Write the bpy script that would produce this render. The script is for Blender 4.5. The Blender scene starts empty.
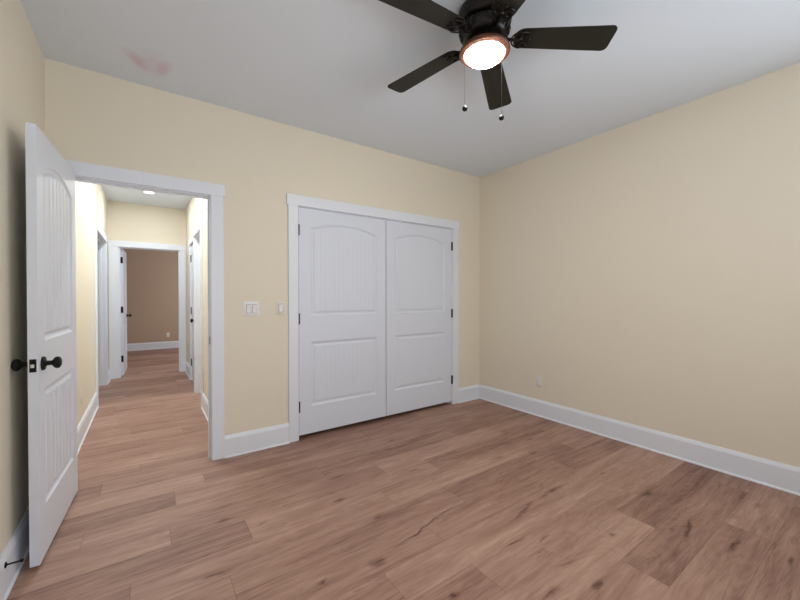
import bpy, bmesh, math, random
from mathutils import Vector, Matrix
random.seed(7)
S = bpy.context.scene
C = S.collection
PI = math.pi

# ------------------------------------------------------------------ camera
D, W, XL, H = 3.1035, 3.3914, -0.51, 2.743       # back wall, right wall, left wall, ceiling
YR = -1.3                                        # rear wall, behind the camera
F, YAW, PITCH, ROLL, HC = 360.29, 0.612785, 0.0085, -0.0011225, 1.25987
def cam_axes():
    cy, sy = math.cos(YAW), math.sin(YAW)
    r = Vector((cy, -sy, 0)); f = Vector((sy, cy, 0)); u = Vector((0, 0, 1))
    f2 = f*math.cos(PITCH)-u*math.sin(PITCH); u2 = u*math.cos(PITCH)+f*math.sin(PITCH)
    return r*math.cos(ROLL)+u2*math.sin(ROLL), u2*math.cos(ROLL)-r*math.sin(ROLL), f2
cr, cu, cf = cam_axes()
cd = bpy.data.cameras.new('camera'); cam = bpy.data.objects.new('camera', cd); C.objects.link(cam)
cd.sensor_width = 36; cd.lens = F*36/800; cd.clip_start = .02
cam.matrix_world = Matrix(((cr.x, cu.x, -cf.x, 0), (cr.y, cu.y, -cf.y, 0), (cr.z, cu.z, -cf.z, HC), (0, 0, 0, 1)))
S.camera = cam

# ------------------------------------------------------------------ world, lights, exposure
S.view_settings.view_transform = 'Standard'; S.view_settings.look = 'None'
S.view_settings.gamma = 1; S.view_settings.use_curve_mapping = False
S.view_settings.exposure = 0.07
wd = bpy.data.worlds.new('world'); S.world = wd; wd.use_nodes = True
bg = wd.node_tree.nodes['Background']; bg.inputs[0].default_value = (.75, .87, 1, 1); bg.inputs[1].default_value = 1.0
def area(name, loc, rot, sx, sy, power, col, shape='RECTANGLE', spread=PI):
    l = bpy.data.lights.new(name, 'AREA'); l.shape = shape; l.size = sx; l.size_y = sy
    l.energy = power; l.color = col; l.spread = spread
    o = bpy.data.objects.new(name, l); C.objects.link(o); o.location = loc; o.rotation_euler = rot
    return o
WX0, WX1, WZ0, WZ1 = .35, 2.35, .75, 2.1          # assumed rear-wall window, unseen, added to light the room
TILT = .42                                       # window lamps aimed upward to brighten the ceiling
area('unseen_rear_window_light', ((WX0+WX1)/2, YR+.03, (WZ0+WZ1)/2), (PI/2+TILT, 0, 0), WX1-WX0-.1, WZ1-WZ0-.1, 25, (.88, .94, 1), spread=math.radians(150))  # lamp standing in for daylight at the assumed rear window
RY0, RY1 = -1.15, .10                             # assumed second window, unseen, in the right wall beside the camera
area('unseen_side_window_light', (W-.03, (RY0+RY1)/2, (WZ0+WZ1)/2), (PI/2+TILT, 0, PI/2), RY1-RY0-.1, WZ1-WZ0-.1, 17, (.88, .94, 1), spread=math.radians(150))  # lamp at the assumed side window, for light from the right
for i, (x, y, pw) in enumerate([(.03, 3.72, 10.5), (.03, 4.95, 13.5), (.035, 6.2, 8)]):  # the two nearer lamps are added to even out the hall light
    area('hall_downlight', (x, y, H-.012), (0, 0, 0), .11, .11, pw, (.89, .95, 1), 'DISK')
area('side_room_fill', (2.80, 5.05, 1.45), (PI/2+.3, 0, PI/2), 1.3, 1.3, 27, (.9, .95, 1))  # added lamp, no window here: brightens the hall through the right opening
area('far_room_fill', (2.2, 9.0, 1.5), (PI/2, 0, PI/2), 1.2, 1.2, 30, (.95, .96, 1))  # added lamp, no window here: brightens the far room

# ------------------------------------------------------------------ helpers
def srgb(r, g, b):
    f = lambda v: (v/255/12.92) if v/255 <= .04045 else ((v/255+.055)/1.055)**2.4
    return (f(r), f(g), f(b), 1)
def mat(name, col, rough=.5, metal=0, spec=.5, bump=0, bscale=300, var=0):
    m = bpy.data.materials.new(name); m.use_nodes = True
    nt = m.node_tree; b = nt.nodes['Principled BSDF']
    b.inputs['Base Color'].default_value = col; b.inputs['Roughness'].default_value = rough
    b.inputs['Metallic'].default_value = metal; b.inputs['Specular IOR Level'].default_value = spec
    tc = nt.nodes.new('ShaderNodeTexCoord')
    n = nt.nodes.new('ShaderNodeTexNoise'); n.inputs['Scale'].default_value = bscale; n.inputs['Detail'].default_value = 3
    nt.links.new(tc.outputs['Object'], n.inputs['Vector'])
    if bump:
        bp = nt.nodes.new('ShaderNodeBump'); bp.inputs['Strength'].default_value = bump; bp.inputs['Distance'].default_value = .002
        nt.links.new(n.outputs['Fac'], bp.inputs['Height']); nt.links.new(bp.outputs[0], b.inputs['Normal'])
    if var:
        n2 = nt.nodes.new('ShaderNodeTexNoise'); n2.inputs['Scale'].default_value = 1.3; n2.inputs['Detail'].default_value = 2
        nt.links.new(tc.outputs['Object'], n2.inputs['Vector'])
        mx = nt.nodes.new('ShaderNodeMix'); mx.data_type = 'RGBA'
        mx.inputs[6].default_value = tuple(c*(1-var) for c in col[:3])+(1,); mx.inputs[7].default_value = tuple(min(1, c*(1+var)) for c in col[:3])+(1,)
        nt.links.new(n2.outputs['Fac'], mx.inputs[0]); nt.links.new(mx.outputs[2], b.inputs['Base Color'])
    return m
M = {}
M['wall'] = mat('cream_wall_paint', srgb(239, 230, 211), .6, spec=.3, bump=.06, bscale=260, var=.012)
M['far_wall'] = mat('tan_wall_paint', srgb(196, 172, 150), .6, spec=.3, bump=.06, bscale=260, var=.012)
M['trim'] = mat('white_trim_paint', srgb(238, 243, 252), .38, spec=.45, bump=.02, bscale=120)
M['door'] = mat('white_door_paint', srgb(229, 235, 246), .4, spec=.45, bump=.03, bscale=180)
M['black'] = mat('matte_black_metal', srgb(12, 11, 11), .5, metal=0, spec=.3, bump=.02)
M['steel'] = mat('bright_latch_metal', srgb(215, 210, 200), .3, metal=1)
M['plastic'] = mat('white_switch_plastic', srgb(246, 246, 247), .3, bump=.01)
M['plastic_cream'] = mat('almond_outlet_plastic', srgb(232, 226, 215), .35, bump=.01)
M['slot'] = mat('dark_slot', srgb(45, 42, 40), .7)
M['bronze'] = mat('dark_bronze_housing', srgb(20, 15, 14), .28, metal=.3, bump=.05, bscale=60)
M['ring'] = mat('bronze_light_ring', srgb(112, 72, 54), .38, metal=.5, bump=.03, bscale=80)
M['chain'] = mat('pull_chain_metal', srgb(14, 13, 12), .8, metal=0, spec=.2)
M['gap_shade'] = mat('shaded_closet_interior', srgb(60, 55, 52), .8)  # shade put into the colour, so the closet door gaps stay dark
M['vinyl'] = mat('window_vinyl', srgb(240, 240, 240), .4)

# dark wood of the blades
m = mat('dark_blade_wood', srgb(40, 36, 27), .55, spec=.35)
nt = m.node_tree; b = nt.nodes['Principled BSDF']; tc = nt.nodes['Texture Coordinate']
mp = nt.nodes.new('ShaderNodeMapping'); mp.inputs['Scale'].default_value = (3, 60, 10)
n = nt.nodes.new('ShaderNodeTexNoise'); n.inputs['Scale'].default_value = 2; n.inputs['Detail'].default_value = 4
rp = nt.nodes.new('ShaderNodeValToRGB'); rp.color_ramp.elements[0].color = srgb(19, 17, 12); rp.color_ramp.elements[1].color = srgb(38, 35, 25)
nt.links.new(tc.outputs['Object'], mp.inputs[0]); nt.links.new(mp.outputs[0], n.inputs['Vector'])
nt.links.new(n.outputs['Fac'], rp.inputs[0]); nt.links.new(rp.outputs[0], b.inputs['Base Color'])
M['blade'] = m

def emis(name, col, strength):
    m = bpy.data.materials.new(name); m.use_nodes = True; b = m.node_tree.nodes['Principled BSDF']
    b.inputs['Base Color'].default_value = (.9, .88, .84, 1); b.inputs['Emission Color'].default_value = col
    b.inputs['Emission Strength'].default_value = strength; b.inputs['Roughness'].default_value = .3
    return m
M['lamp_glass'] = emis('frosted_glass_lit', (1, .92, .84, 1), 130)
M['led'] = emis('lit_downlight_lens', (1, .95, .9, 1), 12)

# ceiling paint with the faint reddish stain
m = mat('ceiling_paint', srgb(234, 242, 251), .75, spec=.2, bump=.05, bscale=200)
nt = m.node_tree; b = nt.nodes['Principled BSDF']
geo = nt.nodes.new('ShaderNodeNewGeometry')
ns = nt.nodes.new('ShaderNodeTexNoise'); ns.inputs['Scale'].default_value = 9; ns.inputs['Detail'].default_value = 3
nt.links.new(geo.outputs['Position'], ns.inputs['Vector'])
def vm(nt, op, a, bb):
    v = nt.nodes.new('ShaderNodeVectorMath'); v.operation = op
    for i, q in enumerate((a, bb)):
        if isinstance(q, (tuple, list)): v.inputs[i].default_value = q
        elif q is not None: nt.links.new(q, v.inputs[i])
    return v
def mth(nt, op, a, bb=None, clamp=False):
    v = nt.nodes.new('ShaderNodeMath'); v.operation = op; v.use_clamp = clamp
    for i, q in enumerate((a, bb)):
        if q is None: continue
        if isinstance(q, (int, float)): v.inputs[i].default_value = q
        else: nt.links.new(q, v.inputs[i])
    return v.outputs[0]
def blot(nt, pos, c, rx, ry, ang=0, soft=1.0):
    """1 at the middle of an ellipse, 0 outside."""
    mp = nt.nodes.new('ShaderNodeMapping'); mp.vector_type = 'TEXTURE'
    mp.inputs['Location'].default_value = (c[0], c[1], 0); mp.inputs['Rotation'].default_value = (0, 0, ang)
    mp.inputs['Scale'].default_value = (rx, ry, 1e6)
    nt.links.new(pos, mp.inputs['Vector'])
    l = vm(nt, 'LENGTH', mp.outputs[0], None)
    return mth(nt, 'MULTIPLY', mth(nt, 'SUBTRACT', 1, l.outputs['Value'], True), soft)
acc = None
for c, rx, ry, a, s in [((-.045, 2.79), .055, .13, -.5, .75), ((.10, 2.80), .05, .12, .2, .65), ((.03, 2.80), .12, .2, .0, .4)]:
    k = blot(nt, geo.outputs['Position'], c, rx, ry, a, s)
    acc = k if acc is None else mth(nt, 'ADD', acc, k, True)
acc = mth(nt, 'MULTIPLY', acc, mth(nt, 'MULTIPLY', ns.outputs['Fac'], 1.1))
mx = nt.nodes.new('ShaderNodeMix'); mx.data_type = 'RGBA'
mx.inputs[6].default_value = srgb(234, 242, 251); mx.inputs[7].default_value = srgb(216, 148, 165)
nt.links.new(acc, mx.inputs[0]); nt.links.new(mx.outputs[2], b.inputs['Base Color'])
M['ceiling'] = m

def box(bm, x0, y0, z0, x1, y1, z1):
    v = [bm.verts.new(p) for p in ((x0, y0, z0), (x1, y0, z0), (x1, y1, z0), (x0, y1, z0), (x0, y0, z1), (x1, y0, z1), (x1, y1, z1), (x0, y1, z1))]
    for f in ((3, 2, 1, 0), (4, 5, 6, 7), (0, 1, 5, 4), (1, 2, 6, 5), (2, 3, 7, 6), (3, 0, 4, 7)):
        bm.faces.new([v[i] for i in f])
def lathe(bm, prof, n=48, c=(0, 0), M4=None):
    rings = []
    for r, z in prof:
        if r < 1e-5: rings.append([bm.verts.new((c[0], c[1], z))])
        else: rings.append([bm.verts.new((c[0]+r*math.cos(2*PI*i/n), c[1]+r*math.sin(2*PI*i/n), z)) for i in range(n)])
    for a, b in zip(rings, rings[1:]):
        for i in range(n):
            j = (i+1) % n
            if len(a) == 1 and len(b) == 1: continue
            if len(a) == 1: f = [a[0], b[i], b[j]]
            elif len(b) == 1: f = [a[i], b[0], a[j]]
            else: f = [a[i], b[i], b[j], a[j]]
            bm.faces.new(f)
    for e, o in ((rings[0], 1), (rings[-1], 0)):
        if len(e) > 1: bm.faces.new(e if o else e[::-1])
def tube(bm, pts, r, n=8):
    pts = [Vector(p) for p in pts]; rings = []
    for i, p in enumerate(pts):
        d = (pts[min(i+1, len(pts)-1)]-pts[max(i-1, 0)]).normalized()
        a = d.orthogonal().normalized() if i == 0 else (prev-d*prev.dot(d)).normalized()
        prev = a; bb = d.cross(a)
        rr = r[i] if isinstance(r, (list, tuple)) else r
        rings.append([bm.verts.new(p+(a*math.cos(2*PI*k/n)+bb*math.sin(2*PI*k/n))*rr) for k in range(n)])
    for a, b in zip(rings, rings[1:]):
        for k in range(n): bm.faces.new((a[k], a[(k+1) % n], b[(k+1) % n], b[k]))
    bm.faces.new(rings[0][::-1]); bm.faces.new(rings[-1])
def prism(bm, pts, z0, z1):
    """closed outline in xy between two heights"""
    a = [bm.verts.new((x, y, z0)) for x, y in pts]; b = [bm.verts.new((x, y, z1)) for x, y in pts]
    bm.faces.new(a[::-1]); bm.faces.new(b)
    for i in range(len(pts)):
        j = (i+1) % len(pts); bm.faces.new((a[i], a[j], b[j], b[i]))
def obj(name, bm, m, parent=None, bevel=0, smooth=False, loc=None, rot=None):
    bmesh.ops.recalc_face_normals(bm, faces=bm.faces)
    me = bpy.data.meshes.new(name); bm.to_mesh(me); bm.free()
    o = bpy.data.objects.new(name, me); C.objects.link(o); me.materials.append(M[m] if isinstance(m, str) else m)
    if parent: o.parent = parent
    if loc: o.location = loc
    if rot: o.rotation_euler = rot
    if bevel:
        b = o.modifiers.new('bevel', 'BEVEL'); b.width = bevel; b.segments = 2; b.limit_method = 'ANGLE'
    if smooth:
        for p in me.polygons: p.use_smooth = True
        if smooth != 'all': me.set_sharp_from_angle(angle=math.radians(35))
    return o
def struct(o, label=None):
    o['kind'] = 'structure'
    if label: o['label'] = label
    return o
def thing(name, label, cat, loc=(0, 0, 0), rot=(0, 0, 0), group=None):
    o = bpy.data.objects.new(name, None); C.objects.link(o); o.location = loc; o.rotation_euler = rot
    o.empty_display_size = .1; o['label'] = label; o['category'] = cat
    if group: o['group'] = group
    return o
def boxes(name, bs, m, parent=None, bevel=0, **k):
    bm = bmesh.new()
    for q in bs: box(bm, *q)
    return obj(name, bm, m, parent, bevel, **k)
def wall_panels(axis, a0, a1, t0, t1, openings, z1=H, z0=-.0):
    """boxes for a wall running along axis from a0 to a1, thickness t0..t1, with openings (u0,u1,zb,zt)"""
    out = []; us = sorted(openings); u = a0
    def add(u0, u1, zb, zt):
        if u1-u0 < 1e-4 or zt-zb < 1e-4: return
        out.append((u0, t0, zb, u1, t1, zt) if axis == 'x' else (t0, u0, zb, t1, u1, zt))
    for o0, o1, zb, zt in us:
        add(u, o0, z0, z1); add(o0, o1, zt, z1); add(o0, o1, z0, zb); u = o1
    add(u, a1, z0, z1)
    return out

# ------------------------------------------------------------------ floor: wide oak planks running along x
ROW0, PW, PL = .990, .1955, 1.30
JOINT = {-3: 2.63, -2: .55, -1: 2.26, 0: 1.245, 1: .875, 2: 2.55, 3: .30, 4: 1.235, 5: .446, 6: .095, 7: 1.02, 8: .138, 9: 1.62, 10: 2.35, 11: -.047}
TONE = {}   # (row, index of plank counted from its joint): tone
TONE_FIX = {(-1, 0): .18, (-1, -1): .62, (5, 1): .30, (5, 0): .55, (4, 0): .62, (4, -1): .52, (3, 0): .42, (2, 0): .36, (1, 0): .66, (0, 0): .60,
            (0, -1): .42, (-2, 0): .5, (-2, 1): .28, (-3, 0): .55, (-3, -1): .40, (6, 0): .45, (6, -1): .58, (1, -1): .40, (3, -1): .48, (7, 0): .36}
verts, faces, cols, uvs = [], [], [], []
YT = D+.06
for row in range(-13, 50):
    y0 = ROW0+row*PW; y1 = y0+PW
    y0 = max(y0, YR-.12); y1 = min(y1, 10.7)
    if y1-y0 < .01: continue
    xa, xb = (-.63, W+.12) if y1 < YT+.25 else (-2.0, 3.0)
    rr = random.Random(row*17+5)
    j0 = JOINT.get(row, rr.uniform(0, PL))
    k = math.floor((xa-j0)/PL)
    while j0+k*PL < xb:
        px0, px1 = j0+k*PL, j0+(k+1)*PL
        a, b2 = max(px0, xa), min(px1, xb)
        if b2-a > 1e-3:
            i = len(verts); verts += [(a, y0, 0), (b2, y0, 0), (b2, y1, 0), (a, y1, 0)]; faces.append((i, i+1, i+2, i+3))
            t = TONE_FIX.get((row, k), rr.uniform(.22, .72)); cols.append((t, rr.random(), rr.random()))
            yb = ROW0+row*PW
            uvs += [(a-px0, y0-yb), (b2-px0, y0-yb), (b2-px0, y1-yb), (a-px0, y1-yb)]
        k += 1
me = bpy.data.meshes.new('floor'); me.from_pydata(verts, [], faces)
ca = me.attributes.new('plank', 'FLOAT_COLOR', 'CORNER'); uv = me.uv_layers.new(name='plank_uv')
for fi in range(len(faces)):
    for c in range(4):
        ca.data[fi*4+c].color = (*cols[fi], 1); uv.data[fi*4+c].uv = uvs[fi*4+c]
floor = bpy.data.objects.new('floor', me); C.objects.link(floor); struct(floor)
m = bpy.data.materials.new('oak_plank_floor'); m.use_nodes = True; nt = m.node_tree; L = nt.links.new
b = nt.nodes['Principled BSDF']
at = nt.nodes.new('ShaderNodeAttribute'); at.attribute_name = 'plank'; sp = nt.nodes.new('ShaderNodeSeparateColor'); L(at.outputs['Color'], sp.inputs[0])
geo = nt.nodes.new('ShaderNodeNewGeometry'); P = geo.outputs['Position']
off = nt.nodes.new('ShaderNodeCombineXYZ'); L(mth(nt, 'MULTIPLY', sp.outputs[1], 37.), off.inputs[0]); L(mth(nt, 'MULTIPLY', sp.outputs[2], 19.), off.inputs[1]); L(mth(nt, 'MULTIPLY', sp.outputs[2], 11.), off.inputs[2])
PP = vm(nt, 'ADD', P, off.outputs[0]).outputs[0]
def noise(vec, sc, scale=1., detail=4, rough=.55, dist=0.):
    v = vm(nt, 'MULTIPLY', vec, sc).outputs[0]
    n = nt.nodes.new('ShaderNodeTexNoise'); n.inputs['Scale'].default_value = scale; n.inputs['Detail'].default_value = detail
    n.inputs['Roughness'].default_value = rough; n.inputs['Distortion'].default_value = dist; L(v, n.inputs['Vector']); return n.outputs['Fac']
g_broad = noise(PP, (1.1, 7, 1), 1, 3, .5, .6)
g_mid = noise(PP, (2.2, 30, 1), 1, 5, .6, .5)
g_fine = noise(PP, (9, 260, 1), 1, 4, .7)
warpn = noise(PP, (.9, 4.5, 1), 1, 2, .5, .3)
rings = mth(nt, 'ABSOLUTE', mth(nt, 'SINE', mth(nt, 'MULTIPLY', warpn, 75.)))
blotch = noise(PP, (3.2, 9, 1), 1, 3, .6, .8)
# knots and splits, where the floor has them (u along the planks)
wn = nt.nodes.new('ShaderNodeTexNoise'); wn.inputs['Scale'].default_value = 14; wn.inputs['Detail'].default_value = 3; L(P, wn.inputs['Vector'])
wv = vm(nt, 'SUBTRACT', wn.outputs['Color'], (.5, .5, .5)).outputs[0]
PK = vm(nt, 'ADD', P, vm(nt, 'MULTIPLY', wv, (.09, .045, 0)).outputs[0]).outputs[0]
KN = [(0.365, 2.225, 0.075, 0.045, 0.10, 0.88), (0.043, 3.387, 0.150, 0.030, -0.15, 0.66), (0.969, 2.039, 0.068, 0.053, 0.20, 0.88), (1.081, 1.749, 0.090, 0.060, 0.00, 0.88), (0.889, 1.452, 0.075, 0.060, -0.05, 0.99), (0.625, 1.490, 0.045, 0.030, 0.10, 0.99), (0.243, 1.817, 0.075, 0.030, -0.15, 0.88), (0.526, 2.074, 0.045, 0.022, 0.20, 0.77), (1.106, 2.310, 0.105, 0.045, 0.00, 0.77), (2.253, 1.857, 0.068, 0.045, -0.05, 0.99), (2.758, 1.937, 0.060, 0.038, 0.10, 0.77), (2.710, 2.142, 0.075, 0.030, -0.15, 0.77), (1.822, 1.309, 0.150, 0.030, 0.20, 0.99), (2.149, 1.340, 0.180, 0.038, 0.00, 0.88), (1.548, 1.166, 0.090, 0.018, -0.05, 1.10), (1.686, 1.102, 0.075, 0.012, 0.10, 1.10), (1.614, 0.929, 0.075, 0.030, -0.15, 0.77), (1.062, 1.102, 0.038, 0.030, 0.20, 0.99), (1.405, 0.875, 0.075, 0.053, 0.00, 0.99), (2.538, 1.755, 0.075, 0.045, -0.05, 0.77), (1.616, 1.882, 0.053, 0.030, 0.10, 0.77), (1.577, 2.075, 0.045, 0.030, -0.15, 0.77), (1.750, 2.622, 0.075, 0.045, 0.20, 0.77), (2.647, 1.265, 0.075, 0.030, 0.00, 0.88), (2.007, 0.904, 0.030, 0.030, -0.05, 0.99), (1.610, 0.780, 0.060, 0.045, 0.10, 0.99), (2.612, 0.969, 0.060, 0.045, -0.15, 0.88), (2.404, 0.695, 0.135, 0.018, 0.20, 1.10), (2.419, 0.511, 0.135, 0.027, 0.00, 0.99), (3.015, 0.522, 0.075, 0.030, -0.05, 0.77), (2.503, 0.325, 0.075, 0.030, 0.10, 0.88), (2.751, 0.581, 0.075, 0.045, -0.15, 0.77), (1.239, 1.527, 0.330, 0.015, 0.20, 1.10), (0.422, 1.929, 0.210, 0.015, 0.00, 0.66), (2.313, 0.739, 0.090, 0.030, -0.05, 0.66)]
dark = None
for (kx, ky, rx, ry, an, s) in KN:
    k = blot(nt, PK, (kx, ky), rx*1.3, ry*.75, an, s*.9)
    dark = k if dark is None else mth(nt, 'MAXIMUM', dark, k)
halo = None
# small random knots elsewhere
vo = nt.nodes.new('ShaderNodeTexVoronoi'); vo.inputs['Scale'].default_value = 1; vo.inputs['Randomness'].default_value = 1
L(vm(nt, 'MULTIPLY', vm(nt, 'ADD', PP, vm(nt, 'MULTIPLY', wv, (.1, .03, 0)).outputs[0]).outputs[0], (.9, 4.2, 1)).outputs[0], vo.inputs['Vector'])
rk = mth(nt, 'MULTIPLY', mth(nt, 'SUBTRACT', .2, vo.outputs['Distance'], True), 3.2, True)
dark = mth(nt, 'MAXIMUM', dark, mth(nt, 'MULTIPLY', rk, .55))
# value
v = mth(nt, 'MULTIPLY', sp.outputs[0], .46)
for src, amp, mid in ((g_broad, .50, .5), (g_mid, .68, .5), (g_fine, .45, .5), (blotch, .34, .5), (rings, .06, .6)):
    v = mth(nt, 'ADD', v, mth(nt, 'MULTIPLY', mth(nt, 'SUBTRACT', src, mid), amp))
v = mth(nt, 'ADD', v, .35)
kn_n = noise(P, (16, 55, 1), 1, 4, .65, .8)
kd = mth(nt, 'SUBTRACT', mth(nt, 'MULTIPLY', dark, 2.1), mth(nt, 'MULTIPLY', kn_n, 1.25), True)
v = mth(nt, 'SUBTRACT', v, mth(nt, 'ADD', mth(nt, 'MULTIPLY', mth(nt, 'MINIMUM', kd, 1.), .26), mth(nt, 'MULTIPLY', dark, .15)))
# thin dark grain splits
crk = noise(PP, (1.7, 15, 1), 1, 4, .6, 1.1)
cr2 = mth(nt, 'SUBTRACT', 1, mth(nt, 'MULTIPLY', mth(nt, 'ABSOLUTE', mth(nt, 'SUBTRACT', crk, .5)), 32.), True)
v = mth(nt, 'SUBTRACT', v, mth(nt, 'MULTIPLY', mth(nt, 'MULTIPLY', cr2, mth(nt, 'MULTIPLY', mth(nt, 'SUBTRACT', blotch, .46, True), 4., True)), .22))
rp = nt.nodes.new('ShaderNodeValToRGB'); cr_ = rp.color_ramp
cr_.elements[0].position = 0; cr_.elements[0].color = srgb(74, 48, 40)
cr_.elements[1].position = 1; cr_.elements[1].color = srgb(206, 174, 154)
for pos_, c_ in ((.25, (122, 88, 76)), (.5, (160, 124, 108)), (.75, (184, 149, 131))):
    e = cr_.elements.new(pos_); e.color = srgb(*c_)
L(v, rp.inputs[0])
# seams between planks
uvn = nt.nodes.new('ShaderNodeUVMap'); uvn.uv_map = 'plank_uv'; su = nt.nodes.new('ShaderNodeSeparateXYZ'); L(uvn.outputs[0], su.inputs[0])
def edge(c, size, wdt):
    d = mth(nt, 'MINIMUM', c, mth(nt, 'SUBTRACT', size, c))
    return mth(nt, 'SUBTRACT', 1, mth(nt, 'DIVIDE', d, wdt), True)
sm = mth(nt, 'MAXIMUM', edge(su.outputs[0], PL, .0035), edge(su.outputs[1], PW, .0022))
mx = nt.nodes.new('ShaderNodeMix'); mx.data_type = 'RGBA'; L(mth(nt, 'MULTIPLY', sm, .34), mx.inputs[0]); L(rp.outputs[0], mx.inputs[6]); mx.inputs[7].default_value = srgb(70, 48, 40)
L(mx.outputs[2], b.inputs['Base Color'])
ro = mth(nt, 'ADD', mth(nt, 'MULTIPLY', g_mid, -.12), .58); L(ro, b.inputs['Roughness'])
b.inputs['Specular IOR Level'].default_value = .38
bp = nt.nodes.new('ShaderNodeBump'); bp.inputs['Strength'].default_value = .25; bp.inputs['Distance'].default_value = .0015
L(mth(nt, 'SUBTRACT', mth(nt, 'MULTIPLY', g_fine, .5), mth(nt, 'MULTIPLY', sm, 1.0)), bp.inputs['Height']); L(bp.outputs[0], b.inputs['Normal'])
me.materials.append(m)

# ------------------------------------------------------------------ ceiling and walls
T = .12
struct(boxes('ceiling', [(-2.0, YR-T, H, W+T, 10.7, H+.1)], 'ceiling'))
JL, JR, DH = -.414, .400, 2.035                   # bedroom doorway
CX0, CX1, CH = 1.092, 2.925, 2.052                # closet opening
wb = wall_panels('x', XL-T, W+T, D, D+T, [(JL-.015, JR+.015, 0, DH+.015), (CX0-.012, CX1+.012, 0, CH+.012)])
struct(boxes('wall_back', wb, 'wall'))
struct(boxes('wall_left', [(XL-T, YR-T, 0, XL, D, H)], 'wall'))
struct(boxes('wall_right', wall_panels('y', YR-T, D, W, W+T, [(RY0, RY1, WZ0, WZ1)]), 'wall'))
struct(boxes('wall_rear', wall_panels('x', XL, W, YR-T, YR, [(WX0, WX1, WZ0, WZ1)]), 'wall'))
# assumed windows beside and behind the camera, unseen, there to light the room
gm = bpy.data.materials.new('window_glass'); gm.use_nodes = True; gb = gm.node_tree.nodes['Principled BSDF']
gb.inputs['Transmission Weight'].default_value = 1; gb.inputs['Roughness'].default_value = 0; gb.inputs['IOR'].default_value = 1.45
def window(name, axis, u0, u1, face, sgn):
    """sgn: direction from the wall face into the room"""
    def bx(a0, a1, d0, d1, z0, z1):
        t0, t1 = sorted((face+sgn*d0, face+sgn*d1))
        return (a0, t0, z0, a1, t1, z1) if axis == 'x' else (t0, a0, z0, t1, a1, z1)
    c = (u0+u1)/2; f = (-.09, -.04)
    o = struct(boxes(name, [bx(u0, u1, *f, WZ0, WZ0+.05), bx(u0, u1, *f, WZ1-.05, WZ1), bx(u0, u0+.05, *f, WZ0+.05, WZ1-.05), bx(u1-.05, u1, *f, WZ0+.05, WZ1-.05), bx(c-.025, c+.025, -.085, -.045, WZ0+.05, WZ1-.05)], 'vinyl', bevel=.003))
    boxes('pane', [bx(u0+.05, c-.025, -.068, -.064, WZ0+.05, WZ1-.05)], gm, o); boxes('pane', [bx(c+.025, u1-.05, -.068, -.064, WZ0+.05, WZ1-.05)], gm, o)
    boxes('window_casing', [bx(u0-.09, u0, 0, .018, WZ0-.02, WZ1), bx(u1, u1+.09, 0, .018, WZ0-.02, WZ1), bx(u0-.10, u1+.10, 0, .022, WZ1, WZ1+.09), bx(u0-.10, u1+.10, 0, .03, WZ0-.09, WZ0-.02), bx(u0, u1, 0, .03, WZ0-.02, WZ0)], 'trim', o, .002)
window('unseen_window_1', 'x', WX0, WX1, YR, 1)
window('unseen_window_2', 'y', RY0, RY1, W, -1)

# hallway shell
HLX, HRX, HRX2, YE = -.484, .524, .552, 7.10
LO0, LO1 = 5.48, 6.64                             # opening in the hall's left wall
RO0, RO1 = 4.74, 5.40                             # opening in the hall's right wall
CD0, CD1 = 5.60, 6.25                             # closed narrow door in the hall's right wall
EX0, EX1 = -.345, .452                            # doorway in the hall's end wall
DT = 2.04
struct(boxes('wall_hall_left', wall_panels('y', D+T, YE, HLX-T, HLX, [(LO0-.013, LO1+.013, 0, DT+.013)]), 'wall'))
struct(boxes('wall_hall_right', wall_panels('y', D+T, RO1, HRX, HRX+.16, [(RO0-.013, RO1, 0, DT+.013)])+wall_panels('y', RO1+.008, YE, HRX2, HRX2+T, [(CD0-.013, CD1+.013, 0, DT+.013)]), 'wall'))
struct(boxes('wall_hall_end', wall_panels('x', -2.0, 3.0, YE, YE+T, [(EX0-.013, EX1+.013, 0, DT+.013)]), 'wall'))
struct(boxes('wall_far', [(-2.0, 10.57, 0, 3.0, 10.69, H)], 'far_wall'))
struct(boxes('wall_far_left', [(-2.0, YE+T, 0, -1.88, 10.57, H)], 'far_wall'))
struct(boxes('wall_far_right', [(2.88, YE+T, 0, 3.0, 10.57, H)], 'far_wall'))
# closed-off rooms on either side of the hall and the closet
struct(boxes('wall_side_left', [(-2.0, 4.6, 0, -1.88, YE, H), (-1.88, 4.6, 0, HLX-T, 4.72, H)], 'wall'))
struct(boxes('wall_side_right', [(2.88, 4.3, 0, 3.0, YE, H), (HRX+.16, 4.2, 0, 2.88, 4.32, H), (HRX2+T, 5.50, 0, 2.88, 5.60-.02, H)], 'wall'))
struct(boxes('wall_closet', [(CX0-.12, D+T, 0, CX0-.02, 3.85, H), (CX1+.02, D+T, 0, CX1+.12, 3.85, H), (CX0-.12, 3.85, 0, CX1+.12, 3.93, H)], 'gap_shade'))

# ------------------------------------------------------------------ baseboards
def base_profile(h=.170, t=.017):
    return [(0, 0), (t+.009, 0), (t+.0085, .005), (t+.006, .010), (t, .013), (t, h-.026), (t-.002, h-.020), (t-.005, h-.012), (t-.009, h-.004), (t-.010, h), (0, h)]
def baseboard(name, runs, m='trim'):
    """runs: (p, q, normal) with the wall line p to q and the way the board faces"""
    bm = bmesh.new()
    for p, q, nrm in runs:
        pr = base_profile(); ends = []
        for c in (p, q): ends.append([bm.verts.new((c[0]+nrm[0]*d, c[1]+nrm[1]*d, z)) for d, z in pr])
        n = len(pr)
        for i in range(n): bm.faces.new((ends[0][i], ends[0][(i+1) % n], ends[1][(i+1) % n], ends[1][i]))
        bm.faces.new(ends[0]); bm.faces.new(ends[1][::-1])
    return struct(obj(name, bm, m))
CW, CT = .086, .018
baseboard('baseboard_back', [((JR+CW+.005, D), (CX0-CW-.006, D), (0, -1)), ((CX1+CW+.006, D), (W-.02, D), (0, -1))])
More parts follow.
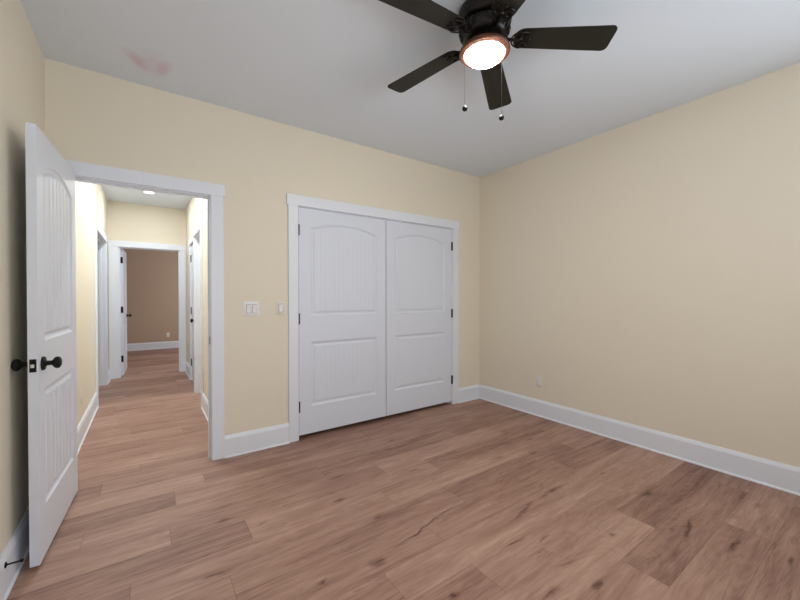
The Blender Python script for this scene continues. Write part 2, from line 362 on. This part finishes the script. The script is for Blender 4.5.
baseboard('baseboard_right', [((W, YR), (W, D), (-1, 0))])
baseboard('baseboard_left', [((XL, YR), (XL, D-.02), (1, 0))])
baseboard('baseboard_rear', [((XL+.02, YR), (W-.02, YR), (0, 1))])
baseboard('baseboard_hall_left', [((HLX, D+T+.02), (HLX, LO0-CW-.007), (1, 0)), ((HLX, LO1+CW+.007), (HLX, YE-.02), (1, 0))])
baseboard('baseboard_hall_right', [((HRX, D+T+.02), (HRX, RO0-CW-.007), (-1, 0)), ((HRX2, CD1+CW+.007), (HRX2, YE-.02), (-1, 0))])
baseboard('baseboard_far', [((-1.86, 10.57), (2.86, 10.57), (0, -1))])

# ------------------------------------------------------------------ casings and jambs
def cased(name, axis, u0, u1, face, sgn, ztop, depth, head_ext=.012, lim=None, back=False, cwl=CW):
    """door lining: jambs through the wall plus flat casing with a slightly longer head board.
    face = coordinate of the wall face, sgn = direction the casing stands out."""
    bs = []
    def add(a0, a1, t0, t1, z0, z1):
        t0, t1 = min(t0, t1), max(t0, t1)
        bs.append((a0, t0, z0, a1, t1, z1) if axis == 'x' else (t0, a0, z0, t1, a1, z1))
    e = .006
    ext = head_ext
    a, bb = u0-e-cwl, u1+e+CW
    if lim: a = max(a, lim[0]); bb = min(bb, lim[1])
    add(a, u0-e, face, face+sgn*CT, .001, ztop+e); add(u1+e, bb, face, face+sgn*CT, .001, ztop+e)
    a2, b2_ = a-ext, bb+ext
    if lim: a2 = max(a2, lim[0]); b2_ = min(b2_, lim[1])
    add(a2, b2_, face, face+sgn*(CT+.004), ztop+e, ztop+e+.09)
    # jambs
    inn = face-sgn*depth
    add(u0-.014, u0, inn, face+sgn*.001, .001, ztop+.014); add(u1, u1+.014, inn, face+sgn*.001, .001, ztop+.014); add(u0, u1, inn, face+sgn*.001, ztop, ztop+.014)
    # stop
    s0 = face-sgn*.040; s1 = face-sgn*.075
    add(u0, u0+.010, s0, s1, .001, ztop); add(u1-.010, u1, s0, s1, .001, ztop); add(u0+.010, u1-.010, s0, s1, ztop-.010, ztop)
    if back:
        add(u0-e-CW, u0-e, inn, inn-sgn*CT, .001, ztop+e); add(u1+e, u1+e+CW, inn, inn-sgn*CT, .001, ztop+e); add(u0-e-CW, u1+e+CW, inn, inn-sgn*CT, ztop+e, ztop+e+.09)
    return struct(boxes(name, bs, 'trim', bevel=.0015))
t1 = cased('trim_1', 'x', JL, JR, D, -1, DH, T, lim=(XL+.001, 9))
t2 = cased('trim_2', 'x', CX0, CX1, D, -1, CH, T)
cased('trim_3', 'y', LO0, LO1, HLX, 1, DT, T)
cased('trim_4', 'y', RO0, RO1-.006, HRX, -1, DT, .16, lim=(0, RO1+CW))
cased('trim_5', 'y', CD0, CD1, HRX2, -1, DT, T)
cased('trim_6', 'x', EX0, EX1, YE, -1, DT, T, lim=(HLX+.001, HRX2-.001), back=True, cwl=.125)
boxes('strike_plate', [(JR-.0025, D+.012, .895, JR-.0005, D+.036, .955)], 'black', t1, .0006)

# ------------------------------------------------------------------ doors
def panel_door(name, w, h, t, sides, stile=.108, top=(.115, .175), mid=(1.055, .82), bot=.245, ncol=None, ngroove=6, m='door', gd=.0045, gw=.0035):
    """local: x 0..w, z 0..h, slab from y 0 (front) to y t (back). Two moulded plank panels, the upper arched."""
    bm = bmesh.new()
    NS = ngroove
    f0 = .047                                     # moulding width down to the field
    xl, xr = stile+f0, w-stile-f0
    # column parameters on the field incl. groove edges
    ts, dep = [0.0], [0.0]
    for i in range(1, NS):
        c = i/NS; g = gw/(xr-xl)
        ts += [c-g, c, c+g]; dep += [0, 1, 0]
    ts.append(1.0); dep.append(0)
    # add extra columns for a smooth arch
    full = []
    for i in range(len(ts)-1):
        full.append((ts[i], dep[i]))
        if ts[i+1]-ts[i] > .03:
            for k in range(1, 4): full.append((ts[i]+(ts[i+1]-ts[i])*k/4, 0))
    full.append((1.0, 0)); ts = [q[0] for q in full]; dep = [q[1] for q in full]; n = len(ts)
    ap, sh = top                                  # apex and shoulder distance from the slab top
    def arch(x, inset):
        u = (x-w/2)/(w/2-stile)
        return h-sh+(sh-ap)*(1-u*u)-inset*1.0
    panels = [(bot, lambda x, i: mid[1]-i), (mid[0], arch)]
    loops_def = [(0, 0), (.006, .006), (.016, .0115), (.026, .0115), (.038, .004), (f0, .003)]
    for side in sides:
        y = (lambda d: d) if side == 0 else (lambda d: t-d)
        def V(x, z, d=0): return bm.verts.new((x, y(d), z))
        P_ = []
        for zb, ztf in panels:
            loops = []
            for ins, d in loops_def:
                a, b_ = stile+ins, w-stile-ins
                xs = [a+(b_-a)*q for q in ts]
                loops.append(([V(x, zb+ins, d) for x in xs], [V(x, ztf(x, ins), d) for x in xs]))
            for (B0, T0), (B1, T1) in zip(loops, loops[1:]):
                for i in range(n-1):
                    bm.faces.new((B0[i], B0[i+1], B1[i+1], B1[i])); bm.faces.new((T0[i+1], T0[i], T1[i], T1[i+1]))
                bm.faces.new((B0[0], B1[0], T1[0], T0[0])); bm.faces.new((B1[-1], B0[-1], T0[-1], T1[-1]))
            Bf, Tf = loops[-1]
            # field with grooves: short slope at the ends so that the grooves stop before the moulding
            gB, gT = [], []
            for i in range(n):
                d = .003+gd*dep[i]
                gB.append(V(Bf[i].co.x, Bf[i].co.z+.004, d)); gT.append(V(Tf[i].co.x, Tf[i].co.z-.004, d))
            for i in range(n-1):
                bm.faces.new((Bf[i], Bf[i+1], gB[i+1], gB[i])); bm.faces.new((gB[i], gB[i+1], gT[i+1], gT[i])); bm.faces.new((gT[i], gT[i+1], Tf[i+1], Tf[i]))
            P_.append(loops[0])
        (B0, T0), (B1, T1) = P_
        xs = [v.co.x for v in B0]
        r0 = [V(x, 0) for x in xs]; r1 = [V(x, h) for x in xs]
        for i in range(n-1):
            bm.faces.new((r0[i], r0[i+1], B0[i+1], B0[i])); bm.faces.new((T0[i], T0[i+1], B1[i+1], B1[i])); bm.faces.new((T1[i], T1[i+1], r1[i+1], r1[i]))
        for k, xe in ((0, 0), (-1, w)):
            col = [r0[k], B0[k], T0[k], B1[k], T1[k], r1[k]]
            oc = [V(xe, v.co.z) for v in col]
            for i in range(5): bm.faces.new((col[i], col[i+1], oc[i+1], oc[i]))
    bmesh.ops.remove_doubles(bm, verts=bm.verts, dist=1e-5)
    # edges and, where a side is plain, its face
    def quad(*p): bm.faces.new([bm.verts.new(q) for q in p])
    quad((0, 0, 0), (0, t, 0), (0, t, h), (0, 0, h)); quad((w, 0, 0), (w, 0, h), (w, t, h), (w, t, 0))
    quad((0, 0, 0), (w, 0, 0), (w, t, 0), (0, t, 0)); quad((0, 0, h), (0, t, h), (w, t, h), (w, 0, h))
    if 1 not in sides: quad((0, t, 0), (w, t, 0), (w, t, h), (0, t, h))
    me = bpy.data.meshes.new(name)
    bmesh.ops.recalc_face_normals(bm, faces=bm.faces)
    bm.to_mesh(me); bm.free()
    o = bpy.data.objects.new(name, me); C.objects.link(o); me.materials.append(M[m]); return struct(o)
def hinge_bm(x, y, z, leafx=0, hh=.092, r=.0105):
    bm = bmesh.new()
    for k in range(5):
        z0 = z-hh/2+k*hh/5
        lathe(bm, [(r, z0+.0006), (r, z0+hh/5-.0006)], 12, (x, y))
    lathe(bm, [(r*.8, z+hh/2), (r*.9, z+hh/2+.002), (0, z+hh/2+.005)], 12, (x, y)); lathe(bm, [(0, z-hh/2-.005), (r*.9, z-hh/2-.002), (r*.8, z-hh/2)], 12, (x, y))
    if leafx: box(bm, min(x, x+leafx), y+.002, z-hh/2, max(x, x+leafx), y+.006, z+hh/2)
    return bm
def knob(parent, x, z, y0, sgn, label=None, pin=False):
    """round knob on a rose, standing out along local y from y0 in direction sgn"""
    bm = bmesh.new()
    lathe(bm, [(0, 0), (.033, 0), (.033, .004), (.030, .009), (.016, .011), (.012, .014), (.0105, .030), (.014, .036), (.023, .041), (.0275, .048), (.0285, .054), (.026, .061), (.018, .066), (.008, .068), (0, .0682)], 32)
    if pin: lathe(bm, [(.0025, .066), (.0025, .073), (0, .075)], 10)
    o = obj('door_knob', bm, 'black', parent, smooth='all', loc=(x, y0, z), rot=(-sgn*PI/2, 0, 0))
    return o

# closet doors
hz = (1.845, 1.062, .283)
for i, (x0, nm) in enumerate(((1.0955, 'door_2'), (2.0125, 'door_3'))):
    wdt = .909
    d = panel_door(nm, wdt, 2.013, .035, (0,), ngroove=13, gd=.0016)
    d.location = (x0, D+.002, .036)
    hx = -.003 if i == 0 else wdt+.003
    for z in hz: obj('hinge', hinge_bm(hx, -.004, z-.03), 'black', d, smooth=True)
    bx = wdt-.055 if i == 0 else .015
    boxes('ball_catch', [(bx, .004, 2.013, bx+.040, .028, 2.0157)], 'black', d)
# open bedroom door; local x from hinge to free edge, front face (y=0) looks into the room
ang = math.radians(3.1)
d1 = panel_door('door_1', .765, 2.033, .035, (0, 1), stile=.098, top=(.118, .180), mid=(1.03, .80), bot=.24, ngroove=7, gd=.008, gw=.009)
dd = Vector((-math.sin(ang), -math.cos(ang), 0)); nn = Vector((math.cos(ang), -math.sin(ang), 0))
A = Vector((JL, D-.020, .0))+nn*.010+dd*.003
# local x -> dd, local y -> -nn (slab goes from the visible face back towards the wall)
d1.matrix_world = Matrix(((dd.x, -nn.x, 0, A.x+nn.x*.035), (dd.y, -nn.y, 0, A.y+nn.y*.035), (0, 0, 1, .021), (0, 0, 0, 1)))
knob(d1, .765-.065, .925, 0, -1); knob(d1, .765-.065, .925, .035, 1, pin=True)
lp = boxes('latch_plate', [(.7645, .0055, .895, .7665, .0295, .955)], 'black', d1, .0008)
bm = bmesh.new(); prism(bm, [(.766, .011), (.775, .012), (.7775, .017), (.7775, .0235), (.766, .024)], .917, .932)
obj('latch_bolt', bm, 'steel', lp, smooth=True)
for z in hz: obj('hinge', hinge_bm(-.003, .042, z-.02), 'black', d1, smooth=True)
# narrow closed door in the hall
d4 = panel_door('door_4', CD1-CD0-.008, 2.02, .035, (0,), ngroove=5, stile=.1)
d4.matrix_world = Matrix(((0, 1, 0, HRX2+.002), (1, 0, 0, CD0+.004), (0, 0, 1, .014), (0, 0, 0, 1)))
knob(d4, .065, .925, 0, -1)
for z in hz: obj('hinge', hinge_bm(CD1-CD0-.004, -.004, z-.02, hh=.1, r=.008), 'black', d4)
# open door at the end of the hall
a5 = math.radians(1.2)
d5 = panel_door('door_5', .775, 2.02, .035, (0, 1), stile=.1, ngroove=6)
e1 = Vector((math.sin(a5), math.cos(a5), 0)); e2 = Vector((-math.cos(a5), math.sin(a5), 0))
A5 = Vector((EX0+.040, YE+T+.012, .014))
d5.matrix_world = Matrix(((e1.x, e2.x, 0, A5.x), (e1.y, e2.y, 0, A5.y), (0, 0, 1, A5.z), (0, 0, 0, 1)))
knob(d5, .71, .925, 0, -1); knob(d5, .71, .925, .035, 1)
for z in (1.85, 1.06, .28):
    boxes('hinge', [(-.0035, .002, z-.064, -.0005, .034, z+.036)], 'black', d5)

# ------------------------------------------------------------------ ceiling fan
FX, FY = 1.446, 1.290
fan = thing('ceiling_fan', 'dark bronze five-blade ceiling fan with a lit round frosted light and two pull chains', 'ceiling fan', (FX, FY, H))
bm = bmesh.new()
lathe(bm, [(0, -.001), (.124, -.001), (.134, -.006), (.137, -.016), (.137, -.062), (.131, -.072), (.118, -.078), (0, -.078)], 64)
obj('motor_housing', bm, 'bronze', fan, smooth=True)
bm = bmesh.new()
lathe(bm, [(0, -.078), (.108, -.078), (.120, -.084), (.126, -.096), (.124, -.112), (.116, -.128), (.104, -.142), (.085, -.150), (0, -.150)], 64)
vb = obj('vent_band', bm, 'bronze', fan, smooth=True)
bm = bmesh.new()                                  # raised scroll ribs round the band
for k in range(30):
    a = 2*PI*k/30
    pr = [(.1195, -.084), (.1262, -.092), (.1278, -.104), (.1222, -.120), (.1125, -.134)]
    tube(bm, [((r+.0015)*math.cos(a+.05*math.sin(i*1.5)), (r+.0015)*math.sin(a+.05*math.sin(i*1.5)), z) for i, (r, z) in enumerate(pr)], .0035, 6)
obj('scroll_ribs', bm, 'bronze', vb, smooth=True)
bm = bmesh.new()
lathe(bm, [(0, -.150), (.074, -.150), (.078, -.156), (.078, -.180), (.072, -.188), (0, -.188)], 48)
obj('switch_housing', bm, 'bronze', fan, smooth=True)
bm = bmesh.new()
lathe(bm, [(0, -.186), (.070, -.186), (.110, -.192), (.124, -.199), (.129, -.208), (.129, -.216), (.125, -.221), (.106, -.226), (.100, -.222), (.099, -.214), (0, -.214)], 64)
lr = obj('light_ring', bm, 'ring', fan, smooth=True)
bm = bmesh.new()
pr = [(.0985, -.216)]+[(.0975*math.cos(t), -.220-.048*math.sin(t)) for t in [i*PI/2/10 for i in range(10)]]+[(0, -.268)]
lathe(bm, [(0, -.2145)]+pr, 64)
obj('lamp_globe', bm, 'lamp_glass', fan, smooth='all')
BZ = -.141; PB = math.radians(-8.4); PH = math.radians(-40.1)
def blade_outline():
    r0, r1, w0, w1 = .150, .636, .118, .150
    pts = []
    cr0 = .050
    for i in range(9):                            # rounded root, lower side first
        a = PI+PI/2*i/8; pts.append((r0+cr0+cr0*math.cos(a), -w0/2+cr0+cr0*math.sin(a)))
    c1 = .028
    for i in range(7):
        a = -PI/2+PI/2*i/6; pts.append((r1-c1+c1*math.cos(a), -w1/2+c1+c1*math.sin(a)))
    for i in range(7):
        a = PI/2*i/6; pts.append((r1-c1+c1*math.cos(a), w1/2-c1+c1*math.sin(a)))
    for i in range(9):
        a = PI/2+PI/2*i/8; pts.append((r0+cr0+cr0*math.cos(a), w0/2-cr0+cr0*math.sin(a)))
    return pts
def iron_bm():
    bm = bmesh.new()
    z = -.0045
    tube(bm, [(.085, 0, .004), (.125, 0, -.004), (.155, 0, z), (.175, 0, z)], [.010, .009, .008, .007], 10)
    # scrolled medallion: outer arc, three rings, centre boss, screws
    arc = [(.162+.062*math.cos(t)*.9+.03, .050*math.sin(t), z) for t in [math.radians(d) for d in range(95, 266, 12)]]
    tube(bm, arc, .0042, 8)
    for sy in (-1, 1):
        cx, cy = .196, sy*.030
        tube(bm, [(cx+.018*math.cos(math.radians(d)), cy+.015*math.sin(math.radians(d))*1, z) for d in range(0, 361, 24)], .0036, 8)
        tube(bm, [(.178, sy*.004, z), (.205, sy*.010, z), (.225, sy*.028, z), (.222, sy*.045, z)], .0036, 8)
    lathe(bm, [(0, z-.006), (.009, z-.005), (.013, z), (.013, 0), (0, 0)], 20, (.182, 0))
    for sx, sy in ((.228, 0), (.215, .040), (.215, -.040)):
        lathe(bm, [(0, -.0075), (.004, -.007), (.0065, -.004), (.0065, 0), (0, 0)], 14, (sx, sy))
    return bm
blade_me = None
for k in range(5):
    a = PH+2*PI*k/5
    droop = math.radians(2.5)+.034*math.cos(a)+.010*math.sin(a)     # the blades do not hang quite level
    R3 = Matrix.Rotation(a, 4, 'Z') @ Matrix.Rotation(droop, 4, 'Y') @ Matrix.Rotation(PB, 4, 'X')
    if k == 0:
        bm = bmesh.new(); prism(bm, blade_outline(), 0, .006)
        bl = obj('blade', bm, 'blade', fan, bevel=.0018); blade0 = bl
        ib = iron_bm(); ir = obj('blade_bracket', ib, 'bronze', bl, smooth=True); iron0 = ir
    else:
        bl = blade0.copy(); C.objects.link(bl); bl.parent = fan
        ir = iron0.copy(); C.objects.link(ir); ir.parent = bl
    bl.matrix_local = Matrix.Translation((0, 0, BZ)) @ R3
# pull chains, either side of the light as seen from the camera corner
lat = Vector((cr.x, cr.y, 0)).normalized(); dep_ = Vector((cf.x, cf.y, 0)).normalized()
for s, zend in ((-.104, 2.236), (.086, 2.189)):
    q = lat*s+dep_*(-.012)
    bm = bmesh.new()
    z = -.206; q0 = lat*(s*.72)
    tube(bm, [(q0.x, q0.y, -.190), (q.x*.98, q.y*.98, -.196), (q.x, q.y, -.206)], .0028, 6)
    zz = -.206
    while zz > zend-H+.018:
        bmesh.ops.create_uvsphere(bm, u_segments=6, v_segments=4, radius=.0013, matrix=Matrix.Translation((q.x, q.y, zz))); zz -= .0034
    tube(bm, [(q.x, q.y, -.206), (q.x, q.y, zend-H+.014)], .0006, 5)
    pc = obj('pull_chain', bm, 'chain', fan)
    bm = bmesh.new()
    lathe(bm, [(0, .017), (.003, .0165), (.004, .012), (.009, .009), (.0125, .003), (.0135, -.003), (.011, -.010), (.005, -.0135), (0, -.014)], 20)
    obj('pull_ball', bm, 'black', pc, smooth='all', loc=(q.x, q.y, zend-H))

# ------------------------------------------------------------------ switches, outlets, downlights, door stop
def plate_bm(w, h, t=.005):
    bm = bmesh.new(); r = .006; o = []
    for cx, cy, a0 in ((w/2-r, h/2-r, 0), (-w/2+r, h/2-r, 90), (-w/2+r, -h/2+r, 180), (w/2-r, -h/2+r, 270)):
        for i in range(5):
            a = math.radians(a0+90*i/4); o.append((cx+r*math.cos(a), cy+r*math.sin(a)))
    A_ = [bm.verts.new((x, 0, z)) for x, z in o]; B_ = [bm.verts.new((x, -t*.5, z)) for x, z in o]
    C_ = [bm.verts.new((x*(1-.0035*2/w), -t, z*(1-.0035*2/h))) for x, z in o]
    for P1, P2 in ((A_, B_), (B_, C_)):
        for i in range(len(o)): bm.faces.new((P1[i], P1[(i+1) % len(o)], P2[(i+1) % len(o)], P2[i]))
    bm.faces.new(A_); bm.faces.new(C_[::-1]); return bm
def rocker_bm(w=.033, h=.067):
    bm = bmesh.new()                              # two tilted halves
    pr = [(-h/2, -.004), (-h/2, -.0065), (0, -.0085), (h/2, -.0125), (h/2, -.004)]
    a = [bm.verts.new((-w/2, y, z)) for z, y in pr]; b_ = [bm.verts.new((w/2, y, z)) for z, y in pr]
    bm.faces.new(a); bm.faces.new(b_[::-1])
    for i in range(len(pr)): bm.faces.new((a[i], a[(i+1) % len(pr)], b_[(i+1) % len(pr)], b_[i]))
    return bm
def screw(parent, x, z, m='plastic'):
    bm = bmesh.new(); lathe(bm, [(0, .0062), (.0028, .006), (.0032, .0045), (0, .0045)], 12)
    obj('screw', bm, m, parent, smooth=True, loc=(x, 0, z), rot=(PI/2, 0, 0))
sw = thing('light_switch', 'white double rocker light switch between the doorway and the closet', 'light switch', (.700, D, 1.165))
obj('cover_plate', plate_bm(.118, .118), 'plastic', sw, smooth=True)
for s in (-1, 1):
    fr = boxes('rocker_frame', [(s*.023-.0185, -.0056, -.0355, s*.023+.0185, -.004, .0355)], 'slot', sw)
    obj('rocker', rocker_bm(), 'plastic', sw, loc=(s*.023, 0, 0))
    for z in (-.048, .048): screw(sw, s*.023, z)
sw = thing('fan_control', 'single white wall control on a narrow plate right beside the closet casing', 'wall control', (.937, D, 1.167))
obj('cover_plate', plate_bm(.072, .118), 'plastic_cream', sw, smooth=True)
boxes('rocker_frame', [(-.0185, -.0056, -.0355, .0185, -.004, .0355)], 'slot', sw)
obj('rocker', rocker_bm(), 'plastic', sw)
for z in (-.048, .048): screw(sw, 0, z)
def outlet(label, loc, rz):
    o = thing('wall_outlet', label, 'electrical outlet', loc, (0, 0, rz), 'wall outlets')
    obj('cover_plate', plate_bm(.072, .118), 'plastic_cream', o, smooth=True)
    for s in (-1, 1):
        bm = bmesh.new(); pts = []
        for i in range(24):
            a = 2*PI*i/24; pts.append((.0172*math.cos(a), max(-.0145, min(.0145, .0172*math.sin(a)))))
        v0 = [bm.verts.new((x, -.004, z+s*.0195)) for x, z in pts]; v1 = [bm.verts.new((x, -.0062, z+s*.0195)) for x, z in pts]
        bm.faces.new(v0); bm.faces.new(v1[::-1])
        for i in range(24): bm.faces.new((v0[i], v0[(i+1) % 24], v1[(i+1) % 24], v1[i]))
        so = obj('socket', bm, 'plastic', o)
        boxes('slots', [(-.0075, -.0066, s*.0195-.001, -.0052, -.006, s*.0195+.008), (.0052, -.0066, s*.0195-.001, .0075, -.006, s*.0195+.007), (-.0022, -.0066, s*.0195-.0105, .0022, -.006, s*.0195-.0062)], 'slot', so)
    screw(o, 0, 0); return o
outlet('white double outlet low on the bare right wall above its baseboard', (W, 2.263, .365), -PI/2)
outlet('pale outlet low on the left hallway wall beyond the open door', (HLX, 4.27, .375), PI/2)
outlet('small outlet low on the tan wall of the room past the hallway', (.425, 10.57, .33), 0)
for i, (x, y) in enumerate([(.03, 3.72), (.03, 4.95), (.035, 6.2)]):
    if i < 2: lb = ('added round lit downlight just inside the hallway, unseen above the doorway head', 'added round lit downlight halfway along the hallway, unseen above the doorway head')[i]  # these two fixtures are added, out of view, to light the hall
    else: lb = 'small round lit downlight visible in the hallway ceiling'
    t = thing('recessed_light', lb, 'ceiling light', (x, y, H), group='hallway downlights')
    bm = bmesh.new(); lathe(bm, [(.056, -.001), (.086, -.001), (.088, -.004), (.080, -.008), (.060, -.009), (.056, -.007), (.056, -.001)], 40)
    obj('trim_ring', bm, 'trim', t, smooth=True)
    bm = bmesh.new(); lathe(bm, [(0, -.001), (.058, -.001), (.058, -.005), (0, -.006)], 40)
    obj('lens', bm, 'led', t, smooth=True)
ds = thing('door_stop', 'thin black door stop screwed into the left baseboard beside the open door', 'door stop', (XL+.017, 2.185, .135))
bm = bmesh.new(); lathe(bm, [(0, 0), (.012, 0), (.012, .003), (.005, .006), (0, .006)], 20); obj('mounting_plate', bm, 'black', ds, smooth=True, rot=(0, PI/2, 0))
bm = bmesh.new(); tube(bm, [(.004, 0, 0), (.044, .0, 0)], .0035, 10); obj('rod', bm, 'black', ds, smooth=True)
bm = bmesh.new(); tube(bm, [(.044, 0, 0), (.055, 0, 0)], .007, 14); obj('rubber_tip', bm, 'black', ds, smooth=True)
